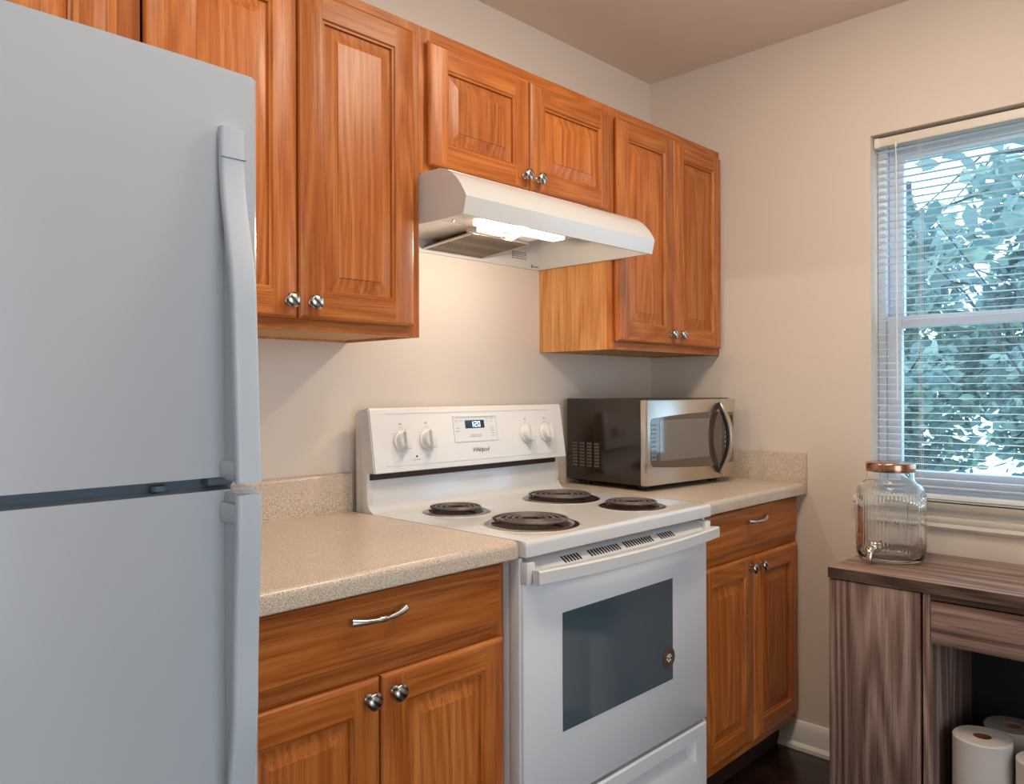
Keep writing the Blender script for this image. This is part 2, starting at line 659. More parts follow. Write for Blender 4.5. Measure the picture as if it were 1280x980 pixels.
def upper_cabinet(label, x0, x1, z0, z1, doors, depth=0.3025, ztop_door=None, zbot_door=None, left_end=True, right_end=True, knobs=None):
    r = root('wall_cabinet', ((x0 + x1) / 2, -0.001, z0), label, 'cabinet', 'oak wall cabinets')
    yf = -depth
    bm = NB()
    t = 0.012
    # carcass: sides, recessed bottom, top, back
    box(bm, x0, x0 + t, yf + 0.019, -0.001, z0, z1)
    box(bm, x1 - t, x1, yf + 0.019, -0.001, z0, z1)
    box(bm, x0 + t, x1 - t, -0.013, -0.001, z0 + 0.001, z1 - 0.001)
    box(bm, x0 + t, x1 - t, yf + 0.019, -0.013, z1 - t, z1 - 0.001)
    obj('cabinet_side', bm, OAK_SIDE, r)
    bm = B(x0 + t, x1 - t, yf + 0.019, -0.013, z0 + 0.006, z0 + 0.016)
    obj('underside', bm, PLY, r)
    # face frame
    s = 0.038
    bm = NB()
    box(bm, x0, x0 + s, yf, yf + 0.019, z0, z1, mi=1)
    box(bm, x1 - s, x1, yf, yf + 0.019, z0, z1, mi=1)
    box(bm, x0 + s, x1 - s, yf, yf + 0.019, z0, z0 + s, mi=0)
    box(bm, x0 + s, x1 - s, yf, yf + 0.019, z1 - s, z1, mi=0)
    obj('face_frame', bm, [OAK_X, OAK_Z], r)
    for (a, b, kx) in doors:
        door(r, a, b, zbot_door, ztop_door, yf - 0.019, (OAK_X, OAK_Z), kn=(kx, zbot_door + 0.035) if kx is not None else None)
    return r


def base_cabinet(label, x0, x1, doors, dr, pullx, right_panel=True):
    r = root('base_cabinet', ((x0 + x1) / 2, -0.3, 0), label, 'cabinet', 'oak base cabinets')
    zt, yf = 0.874, -0.591
    t = 0.012
    bm = NB()
    box(bm, x0, x0 + t, yf + 0.019, -0.002, 0.10, zt)
    box(bm, x1 - t, x1, yf + 0.019, -0.002, 0.10, zt)
    box(bm, x0 + t, x1 - t, -0.014, -0.002, 0.10, zt)
    box(bm, x0 + t, x1 - t, yf + 0.019, -0.014, 0.10, 0.112)
    box(bm, x0, x1, -0.53, -0.02, 0.0, 0.10)
    obj('cabinet_side', bm, OAK_SIDE, r)
    obj('toe_kick', B(x0, x1, -0.536, -0.530, 0.0, 0.10), DARKGAP, r)
    s = 0.038
    bm = NB()
    box(bm, x0, x0 + s, yf, yf + 0.019, 0.10, zt, mi=1)
    box(bm, x1 - s, x1, yf, yf + 0.019, 0.10, zt, mi=1)
    for a, b in ((0.10, 0.142), (0.695, 0.748), (0.852, zt)):
        box(bm, x0 + s, x1 - s, yf, yf + 0.019, a, b, mi=0)
    obj('face_frame', bm, [OAKB_X, OAKB_Z], r)
    for a, b, kx in doors:
        door(r, a, b, 0.131, 0.712, yf - 0.019, (OAKB_X, OAKB_Z), kn=(kx, 0.680))
    drawer_front(r, dr[0], dr[1], 0.738, 0.866, yf - 0.019, OAKB_X, pullx, 0.826)
    return r


# ================================================================== room shell
XL, YR, ZC = -4.6, -4.2, 2.4507
WY0, WY1, WZ0, WZ1 = -1.78, -0.846, 0.868, 2.053   # window opening in wall_right
TH = 0.13
struct('floor', B(XL - 0.1, TH, YR - 0.1, 0.1, -0.08, 0.0), FLOORM, 'dark glossy wood floor')
struct('ceiling', B(XL - 0.1, TH, YR - 0.1, 0.1, ZC, ZC + 0.08), CEIL, 'plain beige painted ceiling')
struct('wall_back', B(XL - 0.1, TH, 0.0, 0.1, 0.0, ZC), WALL, 'beige wall behind the range')
bm = NB()
box(bm, 0, TH, WY1, 0, 0, ZC)
box(bm, 0, TH, YR, WY0, 0, ZC)
box(bm, 0, TH, WY0, WY1, 0, WZ0)
box(bm, 0, TH, WY0, WY1, WZ1, ZC)
struct('wall_right', bm, WALL, 'beige wall with the window')
struct('wall_left', B(XL - 0.1, XL, YR, 0, 0, ZC), WALL, 'beige wall on the left of the kitchen')
bm = NB()
box(bm, XL, -4.1, YR - 0.1, YR, 0, ZC)
box(bm, -1.7, 0, YR - 0.1, YR, 0, ZC)
box(bm, -4.1, -1.7, YR - 0.1, YR, 2.3, ZC)
struct('wall_front', bm, WALL, 'beige wall with a wide patio opening')
# baseboard on the right wall
bm = NB()
prof = [(0, 0), (-0.026, 0), (-0.026, 0.012), (-0.020, 0.020), (-0.014, 0.022), (-0.014, 0.075), (-0.010, 0.085), (-0.006, 0.092), (0, 0.094)]
prism(bm, prof, 1, -0.80, -0.530)
prism(bm, prof, 1, YR + 0.01, -2.35)
struct('baseboard_right', bm, BASEB, 'white moulded baseboard on the window wall')

# ------------------------------------------------------------------ window
def frame_rect(bm, x0, x1, y0, y1, z0, z1, w, wt=None, wb=None, bev=0.003):
    wt = wt or w
    wb = wb or w
    box(bm, x0, x1, y0, y0 + w, z0, z1, bev)
    box(bm, x0, x1, y1 - w, y1, z0, z1, bev)
    box(bm, x0, x1, y0 + w, y1 - w, z1 - wt, z1, bev)
    box(bm, x0, x1, y0 + w, y1 - w, z0, z0 + wb, bev)


bm = NB()
frame_rect(bm, 0.062, 0.128, WY0 + 0.001, WY1 - 0.001, WZ0 + 0.03, WZ1 - 0.001, 0.024, 0.026, 0.02)
win = struct('window_1', bm, VINYL, 'white double-hung window behind the mini blind')
ym0, ym1 = WY0 + 0.026, WY1 - 0.026
bm = NB()
frame_rect(bm, 0.092, 0.116, ym0, ym1, 1.432, WZ1 - 0.028, 0.046, 0.044, 0.034)
struct('sash', bm, VINYL, parent=win)
bm = NB()
frame_rect(bm, 0.066, 0.090, ym0, ym1, WZ0 + 0.052, 1.470, 0.046, 0.040, 0.055)
struct('sash', bm, VINYL, parent=win)
struct('pane', B(0.102, 0.105, ym0 + 0.04, ym1 - 0.04, 1.46, WZ1 - 0.066), PANE, parent=win)
struct('pane', B(0.077, 0.080, ym0 + 0.04, ym1 - 0.04, WZ0 + 0.10, 1.436), PANE, parent=win)
# stool and apron
bm = NB()
prism(bm, [(0.062, 0.868), (0.062, 0.890), (-0.030, 0.890), (-0.037, 0.884), (-0.038, 0.874), (-0.034, 0.868)], 1, WY0, WY1 - 0.001)
prism(bm, [(-0.0005, 0.8685), (-0.0005, 0.890), (-0.030, 0.890), (-0.037, 0.884), (-0.038, 0.874), (-0.034, 0.8685)], 1, WY0 - 0.05, WY1 + 0.045)
struct('trim_1', bm, TRIM, 'cream window stool along the bottom of the window')
bm = NB()
prism(bm, [(-0.0005, 0.868), (-0.014, 0.868), (-0.015, 0.852), (-0.022, 0.846), (-0.022, 0.836), (-0.017, 0.826), (-0.019, 0.815), (-0.012, 0.806), (-0.0005, 0.804)], 1, WY0 - 0.03, WY1 + 0.028)
struct('trim_2', bm, TRIM, 'cream moulded apron below the window stool')

# ------------------------------------------------------------------ counters
def counter(name, label, x0, x1, right_splash):
    r = root(name, ((x0 + x1) / 2, -0.3, 0.876), label, 'countertop', 'speckled laminate countertops')
    yf, zt, zb = -0.6304, 0.914, 0.8755
    prof = [(-0.0015, zb + 0.008), (-0.0015, zt)]
    prof += [(yf + 0.014 - 0.014 * math.sin(a), zt - 0.014 + 0.014 * math.cos(a)) for a in [PI / 2 * k / 6 for k in range(7)]]
    prof += [(yf, zb + 0.003), (yf + 0.003, zb), (yf + 0.03, zb), (yf + 0.03, zb + 0.008)]
    bm = NB()
    prism(bm, prof, 0, x0, x1)
    obj('worktop', bm, LAMI, r)
    bm = NB()
    prism(bm, [(-0.0015, 0.914), (-0.023, 0.914), (-0.0215, 1.006), (-0.018, 1.0135), (-0.013, 1.0165), (-0.0015, 1.0165)], 0, x0, x1 - (0.012 if right_splash else 0))
    obj('backsplash', bm, LAMI, r)
    if right_splash:
        box_ = B(-0.0125, -0.0012, -0.634, -0.0015, 0.8755, 1.0165, 0.0015)
        obj('end_splash', box_, LAMI, r)
    return r


counter('countertop', 'beige speckled countertop between fridge and range', -2.118, -1.4305, False)
counter('countertop', 'beige speckled countertop under the microwave', -0.6610, -0.0130, True)

# ------------------------------------------------------------------ cabinets
base_cabinet('oak base cabinet beside the fridge, with two pewter knobs', -2.115, -1.436,
             [(-2.087, -1.773, -1.800), (-1.768, -1.452, -1.742)], (-2.085, -1.455), -1.784)
base_cabinet('narrow oak base cabinet right of the range, under the microwave', -0.660, -0.004,
             [(-0.650, -0.3385, -0.365), (-0.3345, -0.018, -0.300)], (-0.650, -0.020), -0.340)
ZB, ZT = 1.361, 2.1138
upper_cabinet('tall oak wall cabinet left of the range hood', -2.115, -1.4295, ZB, ZT,
              [(-2.075, -1.7675, -1.790), (-1.7630, -1.457, -1.735)], ztop_door=2.086, zbot_door=1.385)
upper_cabinet('short oak wall cabinet directly above the range hood', -1.4288, -0.6638, 1.7575, ZT,
              [(-1.409, -1.0545, -1.078), (-1.0505, -0.684, -1.025)], ztop_door=2.080, zbot_door=1.780)
upper_cabinet('oak wall cabinet in the corner above the microwave', -0.6630, -0.003, ZB, ZT,
              [(-0.653, -0.333, -0.358), (-0.329, -0.017, -0.303)], ztop_door=2.083, zbot_door=1.386)
upper_cabinet('oak wall cabinet above the fridge, mostly hidden by it', -2.880, -2.1158, 1.73, ZT,
              [(-2.860, -2.502, -2.53), (-2.498, -2.137, -2.47)], ztop_door=2.086, zbot_door=1.755)

# ================================================================== refrigerator
fr = root('refrigerator', (-2.505, -0.42, 0), 'white top-freezer refrigerator at the left of the kitchen', 'refrigerator')
FX0, FX1, FY = -2.886, -2.122, -0.82
obj('cabinet_body', B(FX0 + 0.004, FX1 - 0.004, FY + 0.072, -0.06, 0.03, 1.632, 0.006), FRIDGE, fr)
bm = NB()
box(bm, FX0 + 0.014, FX1 - 0.014, FY + 0.052, FY + 0.0725, 0.075, 1.630)
obj('door_gasket', bm, GASKET, fr)
obj('base_grille', B(FX0 + 0.02, FX1 - 0.02, FY + 0.02, FY + 0.08, 0.0, 0.06, 0.004), GASKET, fr)


def fridge_door(name, z0, z1, hz, handle_pts, cap):
    bm = NB()
    n = 10
    x0, x1 = FX0, FX1
    front = []
    for k in range(n + 1):       # slightly bowed front
        t = k / n
        x = x0 + (x1 - x0) * t
        front.append((x, FY - 0.0 + 0.0015 * (2 * t - 1) ** 2))
    prof = [(x0 + 0.002, FY + 0.055), (x0, FY + 0.045)] + [(x0, FY + 0.006)] + [(x0 + 0.004, FY + 0.002)] + front[1:-1] + \
           [(x1 - 0.004, FY + 0.002), (x1, FY + 0.006), (x1, FY + 0.045), (x1 - 0.002, FY + 0.055)]
    prism(bm, prof, 2, z0, z1)
    es = [e for e in bm.edges if abs(e.verts[0].co.z - e.verts[1].co.z) < 1e-6 and min(e.verts[0].co.y, e.verts[1].co.y) < FY + 0.004]
    bmesh.ops.bevel(bm, geom=es, offset=0.003, segments=2, affect='EDGES')
    d = obj(name, bm, FRIDGE, fr)
    # handle
    hb = NB()
    sweep(hb, handle_pts, rrect(0.032, 0.013, 0.0045, 3), up=(0, -1, 0))
    h = obj('door_handle', hb, FRIDGE_P, d, angle=40)
    wb = NB()
    hp_ = [(q[1] + 0.002, q[2]) for q in handle_pts]
    prism(wb, hp_ + [(FY + 0.001, handle_pts[-1][2]), (FY + 0.001, handle_pts[0][2])], 0, HX - 0.006, HX + 0.004)
    obj('handle_web', wb, FRIDGE_P, h)
    mb = NB()
    for a, b in cap:
        box(mb, HX - 0.013, HX + 0.013, handle_pts[0][1] if False else b, FY + 0.003, a[0], a[1], 0.005)
    obj('handle_mount', mb, FRIDGE_P, h)
    return d


HX = -2.163


def curve_pts(zs, outs):
    pts = []
    n = 40
    for i in range(n + 1):
        t = i / n
        z = zs[0] + (zs[-1] - zs[0]) * t
        for k in range(len(zs) - 1):
            if (z - zs[k]) * (z - zs[k + 1]) <= 1e-12:
                u = (z - zs[k]) / (zs[k + 1] - zs[k])
                u = u * u * (3 - 2 * u) if k != len(zs) - 2 else u
                pts.append((HX, FY - (outs[k] + (outs[k + 1] - outs[k]) * u), z))
                break
    return pts


fridge_door('freezer_door', 1.124, 1.645, None, curve_pts([1.566, 1.53, 1.33, 1.12], [0.0075, 0.0085, 0.040, 0.050]),
            [((1.1225, 1.146), FY - 0.046)])
fridge_door('fridge_door', 0.065, 1.1075, None, curve_pts([1.1055, 0.86, 0.60, 0.555], [0.050, 0.040, 0.0085, 0.0075]),
            [((1.068, 1.0935), FY - 0.046)])
bm = NB()
sweep(bm, [(HX - 0.0165, FY - 0.0150, 1.527), (HX + 0.0165, FY - 0.0150, 1.527)], circ(0.0008, 6))
obj('handle_seam', bm, GASKET, [o for o in COL.objects if o.name.startswith('door_handle')][0])
obj('hinge', B(FX1 - 0.055, FX1 - 0.02, FY + 0.03, FY + 0.075, 1.110, 1.121, 0.003), GASKET, fr)
bm = NB()
lathe(bm, [(0, 0), (0.009, 0), (0.009, 0.007), (0, 0.007)], (FX1 - 0.115, FY + 0.040, 1.1085), (0, 0, 1), 16)
obj('door_stop', bm, GASKET, fr)

# ================================================================== range hood
HX0, HX1 = -1.4250, -0.6680
hd = root('range_hood', (-1.0465, -0.2, 1.636), 'white under-cabinet range hood with lit lamp', 'range hood')


def hood_outer(off=0.0):
    p = [(-0.002, 1.7565 - off), (-0.372, 1.7565 - off)]
    a, b, c = Vector((-0.372, 1.7565 - off)), Vector((-0.428 + off, 1.748 - off)), Vector((-0.466 + off, 1.677))
    for k in range(1, 9):
        t = k / 8
        p.append(tuple(a * (1 - t) ** 2 + b * 2 * t * (1 - t) + c * t * t))
    return p


outer = hood_outer() + [(-0.4560, 1.6360)]
inner = [(-0.4500, 1.6360), (-0.4590, 1.6770)] + hood_outer(0.006)[:1:-1][1:] + [(-0.372, 1.750), (-0.008, 1.750), (-0.008, 1.6360), (-0.002, 1.6360)]
bm = NB()
prism(bm, outer + inner, 0, HX0 + 0.0012, HX1 - 0.0012)
obj('canopy', bm, HOODW, hd, angle=20)
bm = NB()
sidep = outer + [(-0.002, 1.636)]
prism(bm, sidep, 0, HX0, HX0 + 0.0012)
box(bm, HX0 + 0.0011, HX0 + 0.014, -0.449, -0.009, 1.6360, 1.6375)
obj('side_panel', bm, HOODW, hd)
bm = NB()
prism(bm, sidep, 0, HX1 - 0.0012, HX1)
box(bm, HX1 - 0.014, HX1 - 0.0011, -0.449, -0.009, 1.6360, 1.6375)
obj('side_panel', bm, HOODW, hd)
# blower and lamp housing
bm = NB()
box(bm, HX0 + 0.003, -0.935, -0.26, -0.009, 1.672, 1.749)
box(bm, HX0 + 0.003, -0.905, -0.400, -0.26, 1.666, 1.749, 0.001)
obj('lamp_housing', bm, HOODW, hd)
obj('lamp_lens', B(-1.268, -0.958, -0.365, -0.318, 1.652, 1.6665, 0.004), LENS, hd)
bm = NB()
prism(bm, [(-0.262, 1.672), (-0.262, 1.655), (-0.222, 1.660), (-0.222, 1.672)], 0, -1.20, -1.06)
obj('lamp_reflector', bm, HOODW, hd)
bm = NB()
prism(bm, [(-0.250, 1.657), (-0.270, 1.646), (-0.300, 1.655), (-0.270, 1.6475)], 0, -1.105, -1.075)
obj('filter_clip', bm, HOODW, hd)
bm = NB()
V = [(-1.172, -0.216, 1.6600), (-0.946, -0.216, 1.6600), (-0.946, -0.012, 1.6440), (-1.172, -0.012, 1.6440)]
lo = [bm.verts.new(v) for v in V]
hi = [bm.verts.new((v[0], v[1], v[2] + 0.008)) for v in V]
bm.faces.new(lo); bm.faces.new(hi[::-1])
for k in range(4):
    bm.faces.new((lo[k], hi[k], hi[(k + 1) % 4], lo[(k + 1) % 4]))
flt = obj('grease_filter', bm, FILTER, hd)
bm = NB()
for (a, b) in ((0, 1), (1, 2), (2, 3), (3, 0)):
    p, q = Vector(V[a]), Vector(V[b])
    sweep(bm, [p + Vector((0, 0, 0.003)), q + Vector((0, 0, 0.003))], rrect(0.006, 0.007, 0.002, 2))
obj('filter_frame', bm, NICKEL, flt)
for sx, sy in ((-1.30, -0.28), (-1.33, -0.38)):
    bm = NB()
    lathe(bm, [(0, 0), (0.004, 0), (0.003, 0.003), (0, 0.003)], (sx, sy, 1.666), (0, 0, -1), 10)
    obj('screw', bm, NICKEL, hd)
bm = NB()
for k in range(4):
    z = 1.687 - k * 0.0065
    x = -0.800
    random.seed(k)
    while x < -0.742:
        w = random.uniform(0.004, 0.012)
        box(bm, x, min(x + w, -0.74), -0.0092, -0.0080, z - 0.0034, z)
        x += w + 0.003
for x in (-0.802, -0.738):
    box(bm, x, x + 0.001, -0.0092, -0.0080, 1.662, 1.690)
obj('label_print', bm, INK, hd)
bm = NB()
box(bm, -0.712, -0.704, -0.0092, -0.0079, 1.641, 1.652)
for k in range(4):
    box(bm, -0.700 + k * 0.006, -0.696 + k * 0.006, -0.0092, -0.0079, 1.644, 1.648)
obj('maker_mark', bm, INK, hd)
random.seed(3)

# ================================================================== range
RX0, RX1 = -1.4270, -0.6650
rg = root('range', (-1.046, -0.33, 0), 'white freestanding electric coil range between the base cabinets', 'range')
bm = NB()
box(bm, RX0 + 0.0015, RX1 - 0.0015, -0.600, -0.03, 0.02, 0.876, 0.003)
box(bm, RX0 + 0.0015, RX0 + 0.012, -0.628, -0.595, 0.02, 0.876, 0.002)
box(bm, RX1 - 0.012, RX1 - 0.0015, -0.628, -0.595, 0.02, 0.876, 0.002)
obj('range_body', bm, WHITE, rg)
for fx in (RX0 + 0.05, RX1 - 0.05):
    for fy in (-0.55, -0.08):
        bm = NB()
        lathe(bm, [(0, 0), (0.018, 0), (0.018, 0.008), (0.008, 0.01), (0.008, 0.024), (0, 0.024)], (fx, fy, 0.0), seg=12)
        obj('levelling_foot', bm, BLACK, rg)
# cooktop with rolled lip and rear upstand
zt = 0.914
prof = [(-0.600, 0.879), (-0.646, 0.879), (-0.648, 0.881), (-0.648, 0.904)]
prof += [(-0.638 - 0.010 * math.cos(a), 0.904 + 0.010 * math.sin(a)) for a in [PI / 2 * k / 5 for k in range(1, 6)]]
prof += [(-0.110, zt)]
prof += [(-0.110 + 0.026 * math.sin(a), zt + 0.026 - 0.026 * math.cos(a)) for a in [1.45 * k / 6 for k in range(1, 7)]]
prof += [(-0.0810, 0.998), (-0.078, 1.001), (-0.062, 1.001), (-0.062, 0.8785)]
bm = NB()
prism(bm, prof, 0, RX0 + 0.001, RX1 - 0.001)
es = [e for e in bm.edges if e.is_manifold and abs(e.verts[0].co.x - e.verts[1].co.x) < 1e-6]
bmesh.ops.bevel(bm, geom=es, offset=0.0022, segments=2, affect='EDGES')
obj('cooktop', bm, WHITE, rg, angle=40)
# backguard
bm = NB()
box(bm, RX0 + 0.001, RX1 - 0.001, -0.0615, -0.032, 0.80, 1.172, 0.002)
box(bm, RX0 - 0.0006, RX0 + 0.018, -0.0845, -0.055, 0.9135, 1.172, 0.001)
box(bm, RX1 - 0.018, RX1 + 0.0006, -0.0845, -0.055, 0.9135, 1.172, 0.001)
obj('backguard', bm, WHITE, rg)
obj('vent_gap', B(RX0 + 0.008, RX1 - 0.02, -0.088, -0.060, 0.9995, 1.020), DARKGAP, rg)
P0, P1 = Vector((0, -0.117, 1.018)), Vector((0, -0.090, 1.186))   # sloped panel face
bm = NB()
prism(bm, [(-0.117, 1.018), (-0.119, 1.020), (-0.0915, 1.183), (-0.087, 1.188), (-0.042, 1.180), (-0.038, 1.160), (-0.060, 1.150), (-0.060, 1.018)], 0, RX0 - 0.001, RX1 + 0.001)
es = [e for e in bm.edges if abs(e.verts[0].co.x - e.verts[1].co.x) < 1e-6]
bmesh.ops.bevel(bm, geom=es, offset=0.003, segments=2, affect='EDGES')
cp = obj('control_panel', bm, WHITE_P, rg)
UP = (Vector((0, -0.0915, 1.183)) - Vector((0, -0.119, 1.020))).normalized()
NRM = Vector((0, -UP.z, UP.y)).normalized()


def onp(x, z, off=0.0):
    """point on the sloped panel face"""
    t = (z - 1.020) / UP.z
    p = Vector((x, -0.119, 1.020)) + UP * t + NRM * off
    return p


def patch(bm, x0, x1, z0, z1, o0, o1):
    lo = [bm.verts.new(onp(x, z, o0)) for x, z in ((x0, z0), (x1, z0), (x1, z1), (x0, z1))]
    hi = [bm.verts.new(onp(x, z, o1)) for x, z in ((x0, z0), (x1, z0), (x1, z1), (x0, z1))]
    bm.faces.new(lo[::-1]); bm.faces.new(hi)
    for k in range(4):
        bm.faces.new((lo[k], lo[(k + 1) % 4], hi[(k + 1) % 4], hi[k]))


# raised border line round the panel face
bm = NB()
for a in ((RX0 + 0.050, RX1 - 0.060, 1.1715, 1.1735), (RX0 + 0.040, RX1 - 0.045, 1.034, 1.0365)):
    patch(bm, a[0], a[1], a[2], a[3], -0.002, 0.0012)
obj('panel_border', bm, WHITE_P, cp)
# clock panel: recessed looking frame
bm = NB()
patch(bm, -1.142, -0.968, 1.157, 1.160, -0.002, 0.003)
patch(bm, -1.142, -1.139, 1.088, 1.157, -0.002, 0.002)
patch(bm, -0.971, -0.968, 1.088, 1.157, -0.002, 0.002)
patch(bm, -1.142, -0.968, 1.086, 1.088, -0.002, 0.002)
patch(bm, -1.139, -0.971, 1.088, 1.157, -0.002, 0.0006)
ck = obj('clock_panel', bm, WHITE_P, cp)
bm = NB()
patch(bm, -1.096, -1.020, 1.124, 1.147, 0.0, 0.0015)
obj('display', bm, DISPLAY, cp)
SEG = {'1': 'bc', '2': 'abged', '0': 'abcdef'}


def digit(bm, ch, x, z, w, h, t):
    m = z + h / 2
    pos = {'a': (x, x + w, z + h - t, z + h), 'd': (x, x + w, z, z + t), 'g': (x, x + w, m - t / 2, m + t / 2),
           'b': (x + w - t, x + w, m, z + h), 'c': (x + w - t, x + w, z, m), 'f': (x, x + t, m, z + h), 'e': (x, x + t, z, m)}
    for s in SEG[ch]:
        patch(bm, *pos[s], 0.001, 0.002)


bm = NB()
digit(bm, '1', -1.0735, 1.1275, 0.0090, 0.016, 0.0028)
digit(bm, '2', -1.0600, 1.1275, 0.0100, 0.016, 0.0026)
digit(bm, '0', -1.0470, 1.1275, 0.0100, 0.016, 0.0026)
patch(bm, -1.0635, -1.0618, 1.131, 1.133, 0.001, 0.002)
patch(bm, -1.0635, -1.0618, 1.138, 1.140, 0.001, 0.002)
obj('display_digits', bm, DIGIT, cp)
# small grey prints
bm = NB()
for x, z, w in ((-1.134, 1.145, .010), (-1.115, 1.146, .010), (-1.132, 1.124, .012), (-1.134, 1.116, .014),
                (-1.013, 1.150, .010), (-0.995, 1.150, .014), (-1.010, 1.142, .004), (-0.990, 1.142, .005),
                (-0.994, 1.121, .012), (-0.995, 1.114, .014), (-0.993, 1.106, .012), (-0.993, 1.099, .010)):
    patch(bm, x, x + w, z, z + 0.0022, 0.0, 0.0010)
obj('clock_print', bm, INKL, ck)
bm = NB()
for k in range(6):
    patch(bm, -1.078 + k * 0.0075, -1.078 + k * 0.0075 + 0.0055, 1.098, 1.1015, 0.0, 0.0010)
obj('clock_print', bm, INKL, ck)
bm = NB()
for k in range(6):
    patch(bm, -1.078 + k * 0.0075, -1.078 + k * 0.0075 + 0.0050, 1.103, 1.106, 0.0, 0.0010)
obj('clock_keys', bm, INKL, ck)
KN = (-1.330, -1.242, -0.842, -0.752)
for x in KN:
    bm = NB()
    patch(bm, x - 0.004, x - 0.0012, 1.142, 1.147, 0, 0.0008)
    patch(bm, x + 0.001, x + 0.004, 1.142, 1.147, 0, 0.0008)
    patch(bm, x - 0.004, x + 0.004, 1.1345, 1.136, 0, 0.0008)
    for a in range(-60, 241, 20):
        ar = math.radians(a)
        px, pz = x + 0.0335 * math.cos(ar), 1.0985 + 0.0335 * math.sin(ar)
        patch(bm, px - 0.0014, px + 0.0014, pz - 0.0010, pz + 0.0010, 0, 0.0006)
    obj('dial_print', bm, INKL, cp)
bm = NB()
patch(bm, -1.296, -1.272, 1.0465, 1.0485, 0, 0.0008)
obj('indicator_print', bm, INKL, cp)
bm = NB()
lathe(bm, [(0, 0), (0.0030, 0), (0.0026, 0.0012), (0, 0.0014)], onp(-1.284, 1.0560), NRM, 12)
obj('indicator_light', bm, plain('dark_red_indicator', (0.08, 0.02, 0.015), 0.3), cp)
# script brand name
tx = bpy.data.curves.new('brand_lettering', 'FONT')
tx.body = 'Whirlpool'
tx.size = 0.0185
tx.shear = 0.35
tx.extrude = 0.0004
tx.space_character = 0.86
tx.align_x = 'CENTER'
tx.materials.append(INK)
to = bpy.data.objects.new('brand_lettering', tx)
COL.objects.link(to)
to.parent = cp
Mx = Matrix((Vector((1, 0, 0)), UP, NRM)).transposed().to_4x4()
Mx.translation = onp(-1.045, 1.0560, 0.0010) - ORG[cp]
to.matrix_local = Mx
bpy.context.view_layer.update()
tme = bpy.data.meshes.new_from_object(to.evaluated_get(bpy.context.evaluated_depsgraph_get()))
bpy.data.objects.remove(to)
to = bpy.data.objects.new('brand_lettering', tme)
COL.objects.link(to)
to.parent = cp
to.matrix_local = Mx
# knobs
for x in KN:
    bm = NB()
    c = onp(x, 1.0985)
    lathe(bm, [(0, 0), (0.0285, 0), (0.0285, 0.004), (0.0265, 0.006), (0.0225, 0.007), (0.0200, 0.020), (0.0190, 0.022), (0, 0.022)], c, NRM, 32)
    q = Matrix((Vector((1, 0, 0)), UP, NRM)).transposed().to_4x4()
    q.translation = c
    tb = NB()
    # grip bar across the knob
    box(tb, -0.0075, 0.0095, -0.0240, 0.0240, 0.018, 0.033, 0.003)
    merge(bm, tb, 0, q)
    obj('control_knob', bm, WHITE_P, rg, angle=35)
# burners
for bx, by, rad, turns in ((-1.252, -0.237, 0.090, 3.5), (-1.255, -0.508, 0.114, 4.5), (-0.874, -0.274, 0.114, 4.5), (-0.858, -0.517, 0.092, 3.5)):
    bm = NB()
    lathe(bm, [(rad, 0.0), (rad, 0.0018), (rad - 0.006, 0.0042), (rad - 0.014, 0.0036), (rad - 0.019, 0.0012)], (bx, by, zt + 0.0002), seg=48)
    lathe(bm, [(rad - 0.019, 0.0012), (rad - 0.024, 0.0006), (0.030, 0.0006), (0.018, 0.0014), (0.0, 0.0014)], (bx, by, zt + 0.0002), seg=48, mi=1)
    bmesh.ops.remove_doubles(bm, verts=bm.verts[:], dist=1e-6)
    lathe(bm, [(rad - 0.002, 0.0), (rad - 0.001, 0.0004), (rad, 0.0)], (bx, by, zt), seg=48)
    bu = obj('drip_pan', bm, [PANM, BURNT], rg, angle=60)
    rc = rad - 0.022
    pts = []
    r0 = 0.021
    n = int(turns * 36)
    for k in range(n + 1):
        t = k / n
        a = 2 * PI * turns * t - 0.9
        rr = r0 + (rc - r0) * t
        pts.append((bx + rr * math.cos(a), by + rr * math.sin(a), zt + 0.0138))
    bm = NB()
    sweep(bm, pts, circ(0.0037, 8, 0.0036))
    # outer terminal leg dropping into the pan
    p = Vector(pts[-1])
    sweep(bm, [p, p + Vector((0.004, -0.004, -0.005)), p + Vector((0.006, -0.006, -0.0115))], circ(0.0038, 8))
    obj('heating_coil', bm, COIL, bu, angle=60)
    bm = NB()
    for k in range(3):
        a = 0.5 + 2 * PI * k / 3
        d = Vector((math.cos(a), math.sin(a), 0))
        sweep(bm, [Vector((bx, by, zt + 0.0074)) + d * 0.004, Vector((bx, by, zt + 0.0074)) + d * (rad - 0.016)], rrect(0.003, 0.0050, 0.001, 2))
    lathe(bm, [(0, 0.002), (0.011, 0.002), (0.012, 0.0105), (0.009, 0.0120), (0, 0.0120)], (bx, by, zt), seg=20)
    obj('coil_support', bm, BURNT, bu)
    # shallow raised land in the cooktop enamel round the pan
    bm = NB()
    lathe(bm, [(rad + 0.007, 0.0001), (rad + 0.003, 0.0012), (rad - 0.001, 0.0012), (rad - 0.001, 0.0001)], (bx, by, zt), seg=48)
    obj('pan_rim', bm, WHITE, rg, angle=60)
# oven door
DX0, DX1, DY = -1.4215, -0.6715, -0.637
bm = NB()
tbm = B(DX0, DX1, DY, -0.604, 0.317, 0.840, 0.004)
merge(bm, tbm, 0)
od = obj('oven_door', bm, WHITE_D, rg)
obj('door_window', B(-1.2950, -0.8480, DY - 0.0012, DY + 0.002, 0.4700, 0.7360), OVENGL, od)
